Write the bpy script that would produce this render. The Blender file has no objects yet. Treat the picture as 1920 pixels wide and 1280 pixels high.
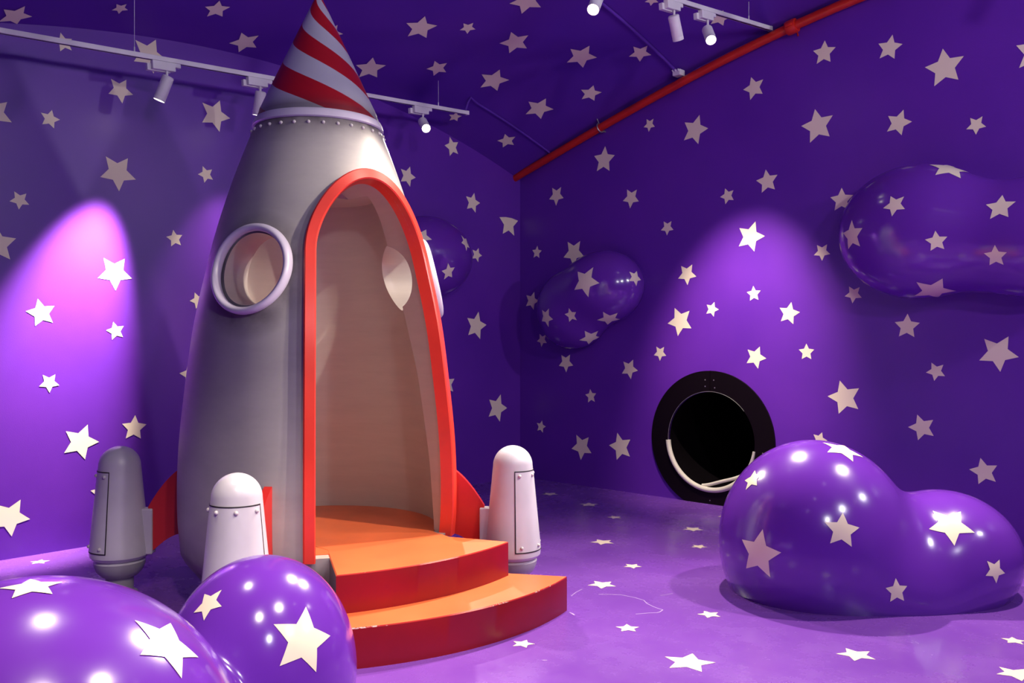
import bpy, bmesh, math, random
import numpy as np
from mathutils import Vector, Matrix
random.seed(4)
SC = bpy.context.scene
COL = SC.collection
F = 1673.0
EYE = np.array([0.0, 0.0, 1.5])

# ------------------------------------------------------------------ camera, world, exposure
cd = bpy.data.cameras.new('camera'); cam = bpy.data.objects.new('camera', cd); COL.objects.link(cam)
YAW = math.atan2(0.689, 0.725)            # the scene is set out from the camera, then turned so the walls run along X and Y
cam.location = (0, 0, 1.5); cam.rotation_euler = (math.pi / 2, 0, YAW)
cd.sensor_width = 36; cd.lens = 36 * F / 1920; cd.clip_start = 0.05
SC.camera = cam
w = bpy.data.worlds.new('world'); SC.world = w; w.use_nodes = True
w.node_tree.nodes['Background'].inputs[0].default_value = (0.02, 0.015, 0.03, 1)
w.node_tree.nodes['Background'].inputs[1].default_value = 0.3
SC.view_settings.view_transform = 'Standard'; SC.view_settings.look = 'None'
SC.view_settings.gamma = 1; SC.view_settings.exposure = 0.12; SC.view_settings.use_curve_mapping = False
EN = 1.0                      # overall lamp output
WARM = (1.0, 0.86, 0.70)

# lamps: (name, lens position, aim point, watts, full cone degrees, blend, lit face)
# positions of the two tracks are worked out from the room below

# ------------------------------------------------------------------ room frame
CN = np.array([0.09, 9.9])                       # the far corner on the floor
RS = np.array([0.725, -0.689]); LT = np.array([-0.689, -0.725])
NR = np.array([-0.689, -0.725, 0.0]); NL = np.array([0.725, -0.689, 0.0])
SMAX, TMAX = 10.6, 10.2

def cz(s, t):                                     # the vaulted ceiling's height
    t = t - 6.6 if t > 6.6 else t
    return 4.45 - 0.0385 * (5.5 - s) ** 2 + 0.6 - 0.055 * (3.3 - t) ** 2

def room(s, t, z): p = CN + RS * s + LT * t; return Vector((p[0], p[1], z))
def st(p): d = np.array([p[0], p[1]]) - CN; return float(d @ RS), float(d @ LT)
def ray(px, py): return np.array([(px - 960) / F, 1.0, (640 - py) / F])
def on_plane(px, py, p0, n):
    d = ray(px, py); return EYE + d * (np.dot(np.array(p0) - EYE, n) / np.dot(d, n))
def on_floor(px, py, z=0.0): return on_plane(px, py, (0, 0, z), np.array([0, 0, 1.0]))
def on_right(px, py): return on_plane(px, py, (CN[0], CN[1], 0), NR)
def on_left(px, py): return on_plane(px, py, (CN[0], CN[1], 0), NL)
def on_ceiling(px, py):
    d = ray(px, py); lo = 1.0
    for i in range(1, 1400):
        y = 1.0 + i * 0.01; p = EYE + d * y
        if p[2] > cz(*st(p)): break
        lo = y
    hi = lo + 0.01
    for _ in range(12):
        m = (lo + hi) / 2; p = EYE + d * m
        if p[2] > cz(*st(p)): hi = m
        else: lo = m
    return EYE + d * lo

# ------------------------------------------------------------------ materials
def srgb(r, g, b):
    return tuple(((c / 255) / 12.92 if c / 255 <= 0.04045 else (((c / 255) + 0.055) / 1.055) ** 2.4) for c in (r, g, b)) + (1,)

class M:
    def __init__(s, name, col, rough=0.5, metal=0.0, spec=0.5, coat=0.0):
        s.m = bpy.data.materials.new(name); s.m.use_nodes = True
        s.t = s.m.node_tree; s.b = s.t.nodes['Principled BSDF']
        s.b.inputs['Base Color'].default_value = col; s.b.inputs['Roughness'].default_value = rough
        s.b.inputs['Metallic'].default_value = metal; s.b.inputs['Specular IOR Level'].default_value = spec
        s.b.inputs['Coat Weight'].default_value = coat; s.b.inputs['Coat Roughness'].default_value = 0.14
    def n(s, t, **k):
        x = s.t.nodes.new(t)
        for a, v in k.items(): setattr(x, a, v)
        return x
    def l(s, a, b): s.t.links.new(a, b)
    def math(s, op, a, b=None, c=None, clamp=False):
        x = s.n('ShaderNodeMath', operation=op); x.use_clamp = clamp
        for i, v in enumerate((a, b, c)):
            if v is None: continue
            if isinstance(v, (int, float)): x.inputs[i].default_value = v
            else: s.l(v, x.inputs[i])
        return x.outputs[0]
    def mix(s, f, a, b):
        x = s.n('ShaderNodeMix', data_type='RGBA')
        for i, v in ((0, f), (6, a), (7, b)):
            if isinstance(v, (int, float, tuple)): x.inputs[i].default_value = v
            else: s.l(v, x.inputs[i])
        return x.outputs[2]
    def coords(s, kind='Object'):
        return s.n('ShaderNodeTexCoord').outputs[kind]
    def noise(s, scale, detail=4, vec=None, rough=0.5, stretch=None):
        v = vec or s.coords()
        if stretch:
            mp = s.n('ShaderNodeMapping'); mp.inputs['Scale'].default_value = stretch; s.l(v, mp.inputs[0]); v = mp.outputs[0]
        x = s.n('ShaderNodeTexNoise'); x.inputs['Scale'].default_value = scale; x.inputs['Detail'].default_value = detail
        x.inputs['Roughness'].default_value = rough; s.l(v, x.inputs['Vector']); return x.outputs['Fac']
    def ramp(s, v, a, b, lo=0.0, hi=1.0):
        x = s.n('ShaderNodeMapRange'); s.l(v, x.inputs[0])
        for i, q in enumerate((a, b, lo, hi)): x.inputs[i + 1].default_value = q
        return x.outputs[0]
    def bump(s, h, strength=0.1, dist=0.01):
        x = s.n('ShaderNodeBump'); x.inputs['Strength'].default_value = strength; x.inputs['Distance'].default_value = dist
        s.l(h, x.inputs['Height']); s.l(x.outputs[0], s.b.inputs['Normal'])

PURPLE = (0.130, 0.022, 0.39, 1)
PURPLE2 = (0.105, 0.017, 0.35, 1)
def wall_mat(name, c1, c2, rough):
    m = M(name, c1, rough, 0, 0.5)
    m.l(m.mix(m.ramp(m.noise(1.3, 5), 0.35, 0.7), c1, c2), m.b.inputs['Base Color'])
    m.bump(m.noise(220, 3), 0.25, 0.002); return m.m
MW = wall_mat('purple wall paint', PURPLE, PURPLE2, 0.38)
MC = wall_mat('purple ceiling paint', PURPLE2, (0.085, 0.012, 0.34, 1), 0.6)
def floor_mat():
    m = M('glossy purple floor coating', (0.17, 0.035, 0.44, 1), 0.22, 0, 0.5)
    v = m.coords()
    cl = m.ramp(m.noise(1.1, 6, v, 0.6), 0.35, 0.75)
    base = m.mix(cl, (0.155, 0.045, 0.36, 1), (0.205, 0.075, 0.42, 1))
    fine = m.noise(60, 6, v, 0.75)
    sc = m.ramp(m.noise(5, 8, v, 0.8, (1.2, 9, 1)), 0.60, 0.74)
    spk = m.math('MULTIPLY', m.ramp(fine, 0.62, 0.7), m.ramp(m.noise(2.2, 4, v), 0.48, 0.62), clamp=True)
    base = m.mix(m.math('MULTIPLY', sc, 0.22), base, (0.42, 0.26, 0.62, 1))
    base = m.mix(m.math('MULTIPLY', spk, 0.35), base, (0.62, 0.5, 0.72, 1))
    m.l(base, m.b.inputs['Base Color'])
    m.l(m.ramp(m.noise(3.0, 6, v, 0.7), 0.3, 0.75, 0.16, 0.38), m.b.inputs['Roughness'])
    m.bump(m.noise(9, 5, v), 0.10, 0.004); return m.m
MF = floor_mat()
def star_mat(name, rough):
    m = M(name, (0.78, 0.64, 0.47, 1), rough, 0, 0.4)
    m.l(m.mix(m.noise(3, 4), (0.88, 0.76, 0.55, 1), (0.90, 0.80, 0.63, 1)), m.b.inputs['Base Color']); return m.m
MS = star_mat('cream star vinyl', 0.5)
MSG = star_mat('glossy cream star vinyl', 0.22)
def cloud_mat():
    m = M('glossy purple fibreglass', (0.140, 0.028, 0.40, 1), 0.16, 0, 0.55, 0.5)
    sc = m.ramp(m.noise(7, 8, None, 0.85, (3, 1, 6)), 0.68, 0.76)
    m.l(m.mix(m.math('MULTIPLY', sc, 0.16), (0.140, 0.028, 0.40, 1), (0.4, 0.25, 0.6, 1)), m.b.inputs['Base Color'])
    m.l(m.ramp(m.noise(4, 5), 0.3, 0.7, 0.13, 0.24), m.b.inputs['Roughness'])
    m.bump(m.noise(5, 3), 0.06, 0.01); return m.m
MCL = cloud_mat()

def hull_mat():
    m = M('airbrushed silver rocket paint', (0.42, 0.40, 0.40, 1), 0.46, 0.15, 0.3)
    v = m.coords(); sp = m.n('ShaderNodeSeparateXYZ'); m.l(v, sp.inputs[0]); z = sp.outputs[2]
    br = m.ramp(m.noise(3, 6, v, 0.65, (1, 1, 2.5)), 0.3, 0.7)
    base = m.mix(br, (0.37, 0.35, 0.36, 1), (0.43, 0.41, 0.41, 1))
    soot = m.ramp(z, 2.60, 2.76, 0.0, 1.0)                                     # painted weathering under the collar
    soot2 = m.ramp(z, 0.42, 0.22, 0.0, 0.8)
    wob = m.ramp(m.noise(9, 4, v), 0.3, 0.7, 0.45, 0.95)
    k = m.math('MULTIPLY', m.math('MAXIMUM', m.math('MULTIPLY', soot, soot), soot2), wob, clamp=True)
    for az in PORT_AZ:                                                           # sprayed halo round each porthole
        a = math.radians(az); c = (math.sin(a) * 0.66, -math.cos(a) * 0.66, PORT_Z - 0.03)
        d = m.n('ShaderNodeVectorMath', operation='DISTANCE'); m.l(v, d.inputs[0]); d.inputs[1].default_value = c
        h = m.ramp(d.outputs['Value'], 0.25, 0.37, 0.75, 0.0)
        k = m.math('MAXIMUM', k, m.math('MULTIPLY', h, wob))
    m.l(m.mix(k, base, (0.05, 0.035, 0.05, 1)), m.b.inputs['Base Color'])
    m.bump(m.noise(12, 4, v, 0.6, (1, 1, 5)), 0.02, 0.003); return m.m
PORT_AZ = (-20.5, 105.0); PORT_Z = 1.89; DOOR_AZ = 45.0
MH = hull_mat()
def inner_mat():
    m = M('brushed silver lining paint', (0.50, 0.45, 0.41, 1), 0.45, 0.25, 0.4)
    m.l(m.mix(m.noise(2, 7, None, 0.7, (1, 1, 8)), (0.42, 0.37, 0.35, 1), (0.56, 0.51, 0.46, 1)), m.b.inputs['Base Color']); return m.m
MI = inner_mat()
def cone_mat():
    m = M('red and silver spiral nose paint', (0.5, 0, 0, 1), 0.36, 0.15, 0.5)
    v = m.coords(); sp = m.n('ShaderNodeSeparateXYZ'); m.l(v, sp.inputs[0]); x, y, z = sp.outputs
    ang = m.math('ARCTAN2', x, m.math('MULTIPLY', y, -1.0))                     # azimuth from the front
    ph = m.math('MULTIPLY', ang, SPN / (2 * math.pi))
    zz = m.math('SUBTRACT', z, 2.86)
    q = m.math('ADD', m.math('MULTIPLY', zz, SPK), m.math('MULTIPLY', m.math('MULTIPLY', zz, zz), SPK2))
    fr = m.math('FRACT', m.math('ADD', m.math('ADD', ph, q), SPO))
    fac = m.math('GREATER_THAN', fr, 0.5)
    white = m.mix(m.noise(6, 5), (0.50, 0.50, 0.57, 1), (0.58, 0.58, 0.65, 1))
    red = m.mix(m.noise(6, 5), (0.42, 0.008, 0.012, 1), (0.50, 0.012, 0.015, 1))
    c = m.mix(fac, white, red)
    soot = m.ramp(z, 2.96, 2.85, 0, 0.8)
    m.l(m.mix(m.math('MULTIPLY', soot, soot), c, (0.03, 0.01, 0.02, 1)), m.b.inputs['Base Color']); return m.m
SPN, SPK, SPK2, SPO = 3.0, 3.25, 0.8, 0.469
MCN = cone_mat()
def painted(name, col, rough, chips=0.0, chipcol=(0.8, 0.75, 0.7, 1)):
    m = M(name, col, rough, 0, 0.5)
    d = (col[0] * 0.8, col[1] * 0.8, col[2] * 0.8, 1)
    m.l(m.mix(m.ramp(m.noise(3, 6), 0.35, 0.7), col, d), m.b.inputs['Base Color']); return m.m
MRED = painted('deep red gloss paint', (0.23, 0.002, 0.006, 1), 0.35)
MFR = painted('red orange gloss paint', (0.72, 0.045, 0.028, 1), 0.28)
MFIN = painted('red fin paint', (0.60, 0.022, 0.018, 1), 0.35)
MOR = painted('orange tread paint', (0.72, 0.14, 0.042, 1), 0.40)
MCHIP = M('chipped white edge', (0.75, 0.62, 0.55, 1), 0.6).m
def edge_mat():
    m = M('red step edge with chips', (0.5, 0.03, 0.02, 1), 0.4)
    f = m.math('GREATER_THAN', m.math('MULTIPLY', m.noise(45, 5, None, 0.7), m.ramp(m.noise(4, 3), 0.35, 0.65, 0.7, 1.15)), 0.585)
    m.l(m.mix(f, (0.5, 0.03, 0.02, 1), (0.75, 0.6, 0.5, 1)), m.b.inputs['Base Color']); return m.m
MEDGE = edge_mat()
MSIDE = painted('dark grey side paint', (0.11, 0.10, 0.11, 1), 0.45)
MLAV = painted('pale lavender enamel', (0.62, 0.57, 0.72, 1), 0.3)
MPOD = painted('pale grey pod paint', (0.60, 0.57, 0.64, 1), 0.33)
MDK = M('black seam paint', (0.015, 0.012, 0.015, 1), 0.5).m
MRIV = painted('silver rivet paint', (0.62, 0.58, 0.60, 1), 0.3)
MBOWL = painted('grey nozzle paint', (0.33, 0.31, 0.36, 1), 0.35)
MWH = painted('white powder coat', (0.86, 0.84, 0.87, 1), 0.4)
MBLK = M('black satin board', (0.004, 0.002, 0.003, 1), 0.4, 0, 0.15).m
MTUBE = M('black plastic tube', (0.004, 0.003, 0.004, 1), 0.22).m
MFOAM = painted('off white foam strip', (0.66, 0.62, 0.52, 1), 0.6)
MPIPE = painted('red sprinkler pipe paint', (0.62, 0.022, 0.008, 1), 0.3)
MZINC = M('zinc', (0.5, 0.48, 0.45, 1), 0.35, 0.8).m
MCOND = painted('purple painted conduit', (0.13, 0.035, 0.42, 1), 0.45)
MEM = M('lit lamp lens', (1, 0.9, 0.75, 1), 0.3)
MEM.b.inputs['Emission Color'].default_value = (1, 0.86, 0.66, 1); MEM.b.inputs['Emission Strength'].default_value = 22; MEM = MEM.m
MOFF = M('lamp reflector glass', (0.45, 0.43, 0.45, 1), 0.15, 0.4).m

# ------------------------------------------------------------------ mesh helpers
def tag(o, label=None, cat=None, group=None, kind=None):
    if label: o['label'] = label
    if cat: o['category'] = cat
    if group: o['group'] = group
    if kind: o['kind'] = kind
    return o
def empty(name, loc=(0, 0, 0), label=None, cat=None, group=None):
    o = bpy.data.objects.new(name, None); COL.objects.link(o); o.location = loc; o.empty_display_size = 0.1
    return tag(o, label, cat, group)
def add(name, me, mats, parent=None, smooth=None):
    if not isinstance(mats, (list, tuple)): mats = [mats]
    for m in mats: me.materials.append(m)
    if smooth is not None:
        me.polygons.foreach_set('use_smooth', [True] * len(me.polygons))
        me.set_sharp_from_angle(angle=math.radians(smooth))
    o = bpy.data.objects.new(name, me); COL.objects.link(o)
    if parent: o.parent = parent
    return o
def mesh(name, vs, fs, mi=None):
    me = bpy.data.meshes.new(name); me.from_pydata([tuple(v) for v in vs], [], fs)
    if mi is not None: me.polygons.foreach_set('material_index', mi)
    me.update(); return me
def bm_mesh(bm, name='m', recalc=True):
    if recalc: bmesh.ops.recalc_face_normals(bm, faces=bm.faces)
    me = bpy.data.meshes.new(name); bm.to_mesh(me); bm.free(); return me
def lathe(bm, prof, n=64, mat=0, a0=0.0, a1=2 * math.pi, M4=None, close=True):
    full = abs(a1 - a0 - 2 * math.pi) < 1e-6
    cols = n if full else n + 1; rings = []
    for (r, z) in prof:
        if r < 1e-6:
            rings.append([bm.verts.new((0, 0, z))]); continue
        rings.append([bm.verts.new((r * math.sin(a0 + (a1 - a0) * i / n), -r * math.cos(a0 + (a1 - a0) * i / n), z)) for i in range(cols)])
    new = [v for r in rings for v in r]
    for A, B in zip(rings, rings[1:]):
        for i in range(n):
            j = (i + 1) % cols
            if len(A) == 1 and len(B) == 1: continue
            if len(A) == 1: f = bm.faces.new((A[0], B[i], B[j]))
            elif len(B) == 1: f = bm.faces.new((A[i], B[0], A[j]))
            else: f = bm.faces.new((A[i], B[i], B[j], A[j]))
            f.material_index = mat
    if M4 is not None: bmesh.ops.transform(bm, matrix=M4, verts=new)
    return new
def box(bm, c, s, M4=None, mat=0, bevel=0.0):
    r = bmesh.ops.create_cube(bm, size=1.0, matrix=Matrix.Translation(c) @ Matrix.Diagonal((s[0], s[1], s[2], 1)))
    vs = r['verts']
    fs = {f for v in vs for f in v.link_faces}
    for f in fs: f.material_index = mat
    if bevel:
        es = {e for v in vs for e in v.link_edges}
        rr = bmesh.ops.bevel(bm, geom=list(es), offset=bevel, segments=2, affect='EDGES', profile=0.5)
        vs = list({v for f in rr['faces'] for v in f.verts} | {v for v in vs if v.is_valid})
    if M4 is not None: bmesh.ops.transform(bm, matrix=M4, verts=vs)
    return vs
def tube(bm, pts, r, n=12, mat=0, cap=True):
    pts = [Vector(p) for p in pts]; rings = []; up = None
    for i, p in enumerate(pts):
        d = (pts[min(i + 1, len(pts) - 1)] - pts[max(i - 1, 0)]).normalized()
        if up is None: up = d.orthogonal().normalized()
        up = (up - d * up.dot(d)).normalized(); b = d.cross(up)
        rr = r[i] if isinstance(r, (list, tuple)) else r
        rings.append([bm.verts.new(p + (up * math.cos(2 * math.pi * k / n) + b * math.sin(2 * math.pi * k / n)) * rr) for k in range(n)])
    for A, B in zip(rings, rings[1:]):
        for k in range(n):
            f = bm.faces.new((A[k], A[(k + 1) % n], B[(k + 1) % n], B[k])); f.material_index = mat
    if cap:
        for R in (rings[0][::-1], rings[-1]): bm.faces.new(R).material_index = mat
def frame_from(z_axis, x_hint=(0, 0, 1)):
    z = Vector(z_axis).normalized(); x = Vector(x_hint); x = (x - z * x.dot(z))
    x = z.orthogonal() if x.length < 1e-4 else x
    x.normalize(); y = z.cross(x)
    return Matrix((x, y, z)).transposed().to_4x4()

# ------------------------------------------------------------------ stars
def star_params(z0, z2):
    wv = complex(math.cos(math.radians(-144)), math.sin(math.radians(-144)))
    c = (z0 * wv - z2) / (wv - 1); return c, abs(z0 - c), math.atan2((z0 - c).imag, (z0 - c).real)
def star_pts(c, R, th, inner=0.50, drop=None):
    out = []
    for k in range(10):
        if drop is not None and k == drop: continue
        a = th - math.radians(36 * k); rr = R if k % 2 == 0 else R * inner
        out.append(c + rr * complex(math.cos(a), math.sin(a)))
    return out
def tile(ox, oy, s, rows): return [tuple([ox + r[0] / s, oy + r[1] / s, ox + r[2] / s, oy + r[3] / s] + list(r[4:])) for r in rows]

LEFT = tile(0, 0, 4, [(455,245,540,379),(1005,460,1170,298),(833,592,1000,712),(308,845,452,898),(-112,721,90,918),(1518,770,1727,888)]) \
 + tile(0, 300, 4, [(752,128,960,-13),(1520,45,1598,148),(108,235,220,335),(-33,486,78,745),(1247,575,1367,562),(778,735,990,888),(285,1040,397,1218),(1470,1115,1460,992)]) \
 + tile(0, 580, 4, [(850,92,923,207),(322,490,447,568),(917,857,1100,860),(495,912,745,992),(1345,478,1500,440)]) \
 + tile(0, 860, 6.4, [(250,487,142,930),(1087,380,1330,350)]) \
 + tile(740, 240, 4, [(412,65,475,195),(45,305,158,372),(535,512,640,562),(785,668,925,695,2),(583,912,655,957)]) \
 + tile(820, 560, 4, [(223,143,368,195),(63,559,118,695),(388,755,523,818)])
RIGHT = tile(740, 240, 4, [(1182,448,1268,525),(1497,210,1652,203),(1743,460,1832,550),(1033,915,1104,918),(1298,853,1420,962)]) \
 + tile(980, 440, 5.333, [(38,603,163,662),(170,990,243,1082)]) \
 + tile(820, 560, 4, [(930,420,1020,500),(1395,470,1505,538),(1643,358,1718,427),(1147,675,1182,772),(747,930,815,957),(1043,1018,1157,1157),(1350,1003,1445,1183),(1780,68,1907,222)]) \
 + tile(1440, 0, 4, [(338,382,508,353),(827,328,1010,330),(1310,365,1427,598),(2075,511,1860,342),(352,818,462,1023),(900,870,1080,912),(1515,885,1635,950)]) \
 + tile(1200, 0, 4, [(833,578,920,703),(335,918,512,962),(50,893,112,950)]) \
 + tile(1180, 280, 4, [(1023,150,1092,300),(718,292,783,380),(1507,360,1678,342),(258,540,332,603),(825,590,1017,650),(1407,717,1507,785),(388,873,503,953),(880,1070,985,1058),(580,1163,672,1200),(1647,1027,1743,1112)]) \
 + tile(1200, 540, 4, [(1047,147,1200,180),(1190,460,1307,460),(807,460,948,527),(1498,692,1637,907),(1300,1095,1406,1142)]) \
 + tile(1440, 560, 4, [(950,175,1138,180),(1620,300,1880,437),(1225,478,1327,580),(1118,867,1242,1028)]) \
 + tile(1340, 800, 3.283, [(1635,190,1730,338)])
CEIL = tile(0, 0, 4, [(190,40,123,190),(875,25,962,70),(1538,45,1728,47)]) \
 + tile(400, 0, 4, [(212,240,325,352),(815,200,975,250),(1448,168,1680,187),(1070,483,1295,485),(1660,452,1747,537)]) \
 + tile(800, 0, 4, [(857,50,620,22),(275,170,368,215),(633,235,752,358),(1078,362,1278,427),(1550,345,1685,408),(412,553,620,595),(763,757,952,815),(1157,668,1313,687),(587,1000,655,1083)]) \
 + tile(740, 120, 8, [(815,750,1010,770)]) + tile(1080, 0, 4.8, [(742,15,617,12),(1325,85,1325,225)])
FLOOR = tile(960, 880, 4, [(352,188,220,187),(502,258,650,260),(710,358,817,352),(585,545,745,530),(1437,455,1280,450),(1470,583,1343,582),(1540,353,1640,343),(977,730,837,730),(782,877,567,868),(1388,1085,1547,1072),(860,1160,930,1215)]) \
 + tile(900, 1080, 4, [(250,488,413,508),(1385,603,1768,648)]) \
 + tile(1440, 960, 4, [(510,1062,762,1045),(1745,945,1935,965),(1905,1268,1730,1160),(1880,350,2030,350)]) \
 + tile(0, 860, 6.4, [(362,1235,605,1220)])

def plane_stars(rows, hit, uv, back, off):
    """flat star polygons lifted `off` from the painted surface; returns verts, faces"""
    vs, fs = [], []
    for r in rows:
        a, b = hit(r[0], r[1]), hit(r[2], r[3])
        c, R, th = star_params(complex(*uv(a)), complex(*uv(b)))
        pts = star_pts(c, R, th, 0.5, r[4] if len(r) > 4 else None)
        i0 = len(vs); vs.append(back(c.real, c.imag, off)); n = len(pts)
        for p in pts: vs.append(back(p.real, p.imag, off))
        for k in range(n): fs.append((i0, i0 + 1 + (k + 1) % n, i0 + 1 + k))
    return vs, fs

def wall_mesh(name, outline, holes, to3, stars, n):
    bm = bmesh.new()
    loops = [outline] + holes; es = []
    for L in loops:
        vv = [bm.verts.new(to3(*p)) for p in L]
        for i in range(len(vv)): es.append(bm.edges.new((vv[i], vv[(i + 1) % len(vv)])))
    bmesh.ops.triangle_fill(bm, use_beauty=True, use_dissolve=False, edges=es, normal=n)
    vs, fs = stars; bv = [bm.verts.new(v) for v in vs]
    for f in fs: bm.faces.new([bv[i] for i in f]).material_index = 1
    bm.normal_update()
    for f in bm.faces:
        if f.normal.dot(Vector(n)) < 0: f.normal_flip()
    return bm_mesh(bm, name, False)

HOLE = (2.41, 0.585)
def ls(a, z, o): p = room(0, -a, z) + Vector(NL) * o; return tuple(p)
def rs(a, z, o): p = room(a, 0, z) + Vector(NR) * o; return tuple(p)
outl = [(-t, cz(0, t) + 0.02) for t in np.linspace(0, TMAX, 60)]
o = add('wall_left', wall_mesh('wall_left', [(0, 0)] + outl + [(-TMAX, 0)], [], lambda a, z: ls(a, z, 0),
        plane_stars(LEFT, on_left, lambda p: (-st(p)[1], p[2]), ls, 0.002), tuple(NL)), [MW, MS])
tag(o, 'purple wall with cream stars behind the rocket, under the left lighting track', 'wall', kind='structure')
outr = [(s, cz(s, 0) + 0.02) for s in np.linspace(0, SMAX, 60)]
circ = [(HOLE[0] + 0.45 * math.cos(2 * math.pi * k / 96), HOLE[1] + 0.45 * math.sin(2 * math.pi * k / 96)) for k in range(96)]
o = add('wall_right', wall_mesh('wall_right', [(0, 0)] + outr + [(SMAX, 0)], [circ], lambda a, z: rs(a, z, 0),
        plane_stars(RIGHT, on_right, lambda p: (st(p)[0], p[2]), rs, 0.002), tuple(NR)), [MW, MS])
tag(o, 'purple wall with cream stars and a round black tunnel opening', 'wall', kind='structure')
for nm, A, B in (('wall_front', (SMAX, 0), (SMAX, TMAX)), ('wall_back', (0, TMAX), (SMAX, TMAX))):
    a, b = room(*A, 0), room(*B, 0)
    o = add(nm, mesh(nm, [a, b, b + Vector((0, 0, 5.3)), a + Vector((0, 0, 5.3))], [(0, 1, 2, 3)]), MW)
    tag(o, 'plain purple wall behind the camera', 'wall', kind='structure')
# floor
def fl(a, b, o): return (a, b, o)
fv, ff = plane_stars(FLOOR, on_floor, lambda p: (p[0], p[1]), fl, 0.0012)
e = 0.0
cv = [tuple(room(s, t, 0)) for s, t in ((0, 0), (0, TMAX), (SMAX, TMAX), (SMAX, 0))]
def scratch(pix, wd):
    P = [np.array(on_floor(*q)[:2]) for q in pix]
    for a, b in zip(P, P[1:]):
        d = (b - a) / np.linalg.norm(b - a); n = np.array([-d[1], d[0]]) * wd; i = len(fv)
        for q in (a - n, b - n, b + n, a + n): fv.append((q[0], q[1], 0.0006))
        ff.append((i + 3, i + 2, i + 1, i)); fmi.append(2)
fmi = [1] * len(ff)
scratch([(1122,1114),(1142,1114),(1165,1115),(1190,1120),(1207,1125),(1213,1131),(1225,1137),(1236,1141),(1243,1143),(1237,1147),(1231,1148.5),(1215,1149),(1192,1151)], .0028)
scratch([(1092,1104),(1080,1110),(1071,1117)], .002)
scratch([(1068,1148),(1073,1150),(1077,1153)], .004)
scratch([(1238,1116),(1250,1114.5),(1262,1112)], .002)
scratch([(1017,1237.5),(1026,1237.5)], .0025)
fm = mesh('floor', cv + fv, [(0, 1, 2, 3)] + [tuple(i + 4 for i in f[::-1]) for f in ff], [0] + fmi)
o = add('floor', fm, [MF, MSG, M('worn floor scratch', (0.42, 0.30, 0.58, 1), 0.5).m]); tag(o, 'glossy purple floor with cream stars', 'floor', kind='structure')
# ceiling
NS, NT = 60, 66
vs, fs = [], []
for i in range(NS + 1):
    for j in range(NT + 1):
        s, t = SMAX * i / NS, (TMAX if j == NT else 6.6 * j / 44 if j <= 44 else 6.6 + (TMAX - 6.6) * (j - 44) / 22)
        vs.append(tuple(room(s, t, cz(s, t if t != 6.6 else 6.5999))))
for i in range(NS):
    for j in range(NT):
        a = i * (NT + 1) + j; fs.append((a, a + NT + 1, a + NT + 2, a + 1))
mi = [0] * len(fs)
def cb(a, b, o):
    x, y = a, -b; s, t = st((x, y)); s, t = max(s, 0.004), max(t, 0.004); p = room(s, t, cz(s, t) - 0.006); return tuple(p)
sv, sf = plane_stars(CEIL, on_ceiling, lambda p: (p[0], -p[1]), cb, 0)
n0 = len(vs)
me = mesh('ceiling', vs + sv, fs + [tuple(i + n0 for i in f) for f in sf], mi + [1] * len(sf))
o = add('ceiling', me, [MC, MS], smooth=30); tag(o, 'deep purple vaulted ceiling with cream stars', 'ceiling', kind='structure')

# ------------------------------------------------------------------ star clouds
class Blob:
    """smoothly joined ellipsoids in a local frame whose third axis leaves the wall or floor"""
    def __init__(s, org, ax, lobes, k):
        s.o = np.array(org, float); s.A = np.array(ax, float); s.L = lobes; s.k = k
        s.c = sum(np.array(l[0]) for l in lobes) / len(lobes); s.c[2] = 0.0
    def f(s, P):
        out = None
        for (c, r, rot) in s.L:
            q = P - np.array(c); ca, sa = math.cos(rot), math.sin(rot)
            x = (q[..., 0] * ca + q[..., 1] * sa) / r[0]; y = (-q[..., 0] * sa + q[..., 1] * ca) / r[1]; z = q[..., 2] / r[2]
            d = (np.sqrt(x * x + y * y + z * z) - 1) * min(r)
            if out is None: out = d
            else:
                h = np.clip(0.5 + 0.5 * (d - out) / s.k, 0, 1); out = d * (1 - h) + out * h - s.k * h * (1 - h)
        return out
    def grad(s, P):
        e = 1e-3; g = np.stack([s.f(P + np.eye(3)[i] * e) - s.f(P - np.eye(3)[i] * e) for i in range(3)], -1)
        return g / np.linalg.norm(g, axis=-1, keepdims=True)
    def world(s, P): return s.o + P @ s.A
    def local(s, W): return (W - s.o) @ s.A.T
    def dirl(s, d): return d @ s.A.T
    def march(s, p0, d, tmax, steps=900, outward=False):
        p0 = np.atleast_2d(p0); d = np.atleast_2d(d)
        n = len(p0); ts = np.linspace(0, tmax, steps); hit = np.full(n, np.nan); prev = s.f(p0)
        lo = np.zeros(n); found = np.zeros(n, bool)
        for a, b in zip(ts, ts[1:]):
            v = s.f(p0 + d * b)
            cr = ((prev < 0) & (v >= 0)) if outward else ((prev > 0) & (v <= 0))
            if outward: lo[cr] = a; found |= cr          # keep the last exit
            else:
                new = cr & ~found; lo[new] = a; found |= new
            prev = v
        hi = lo + (ts[1] - ts[0]); lo2 = lo.copy()
        for _ in range(22):
            m = (lo2 + hi) / 2; v = s.f(p0 + d * m[:, None]); ins = (v < 0) if outward else (v > 0)
            lo2 = np.where(ins, m, lo2); hi = np.where(ins, hi, m)
        t = np.where(found, (lo2 + hi) / 2, np.nan); return p0 + d * t[:, None]

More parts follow.
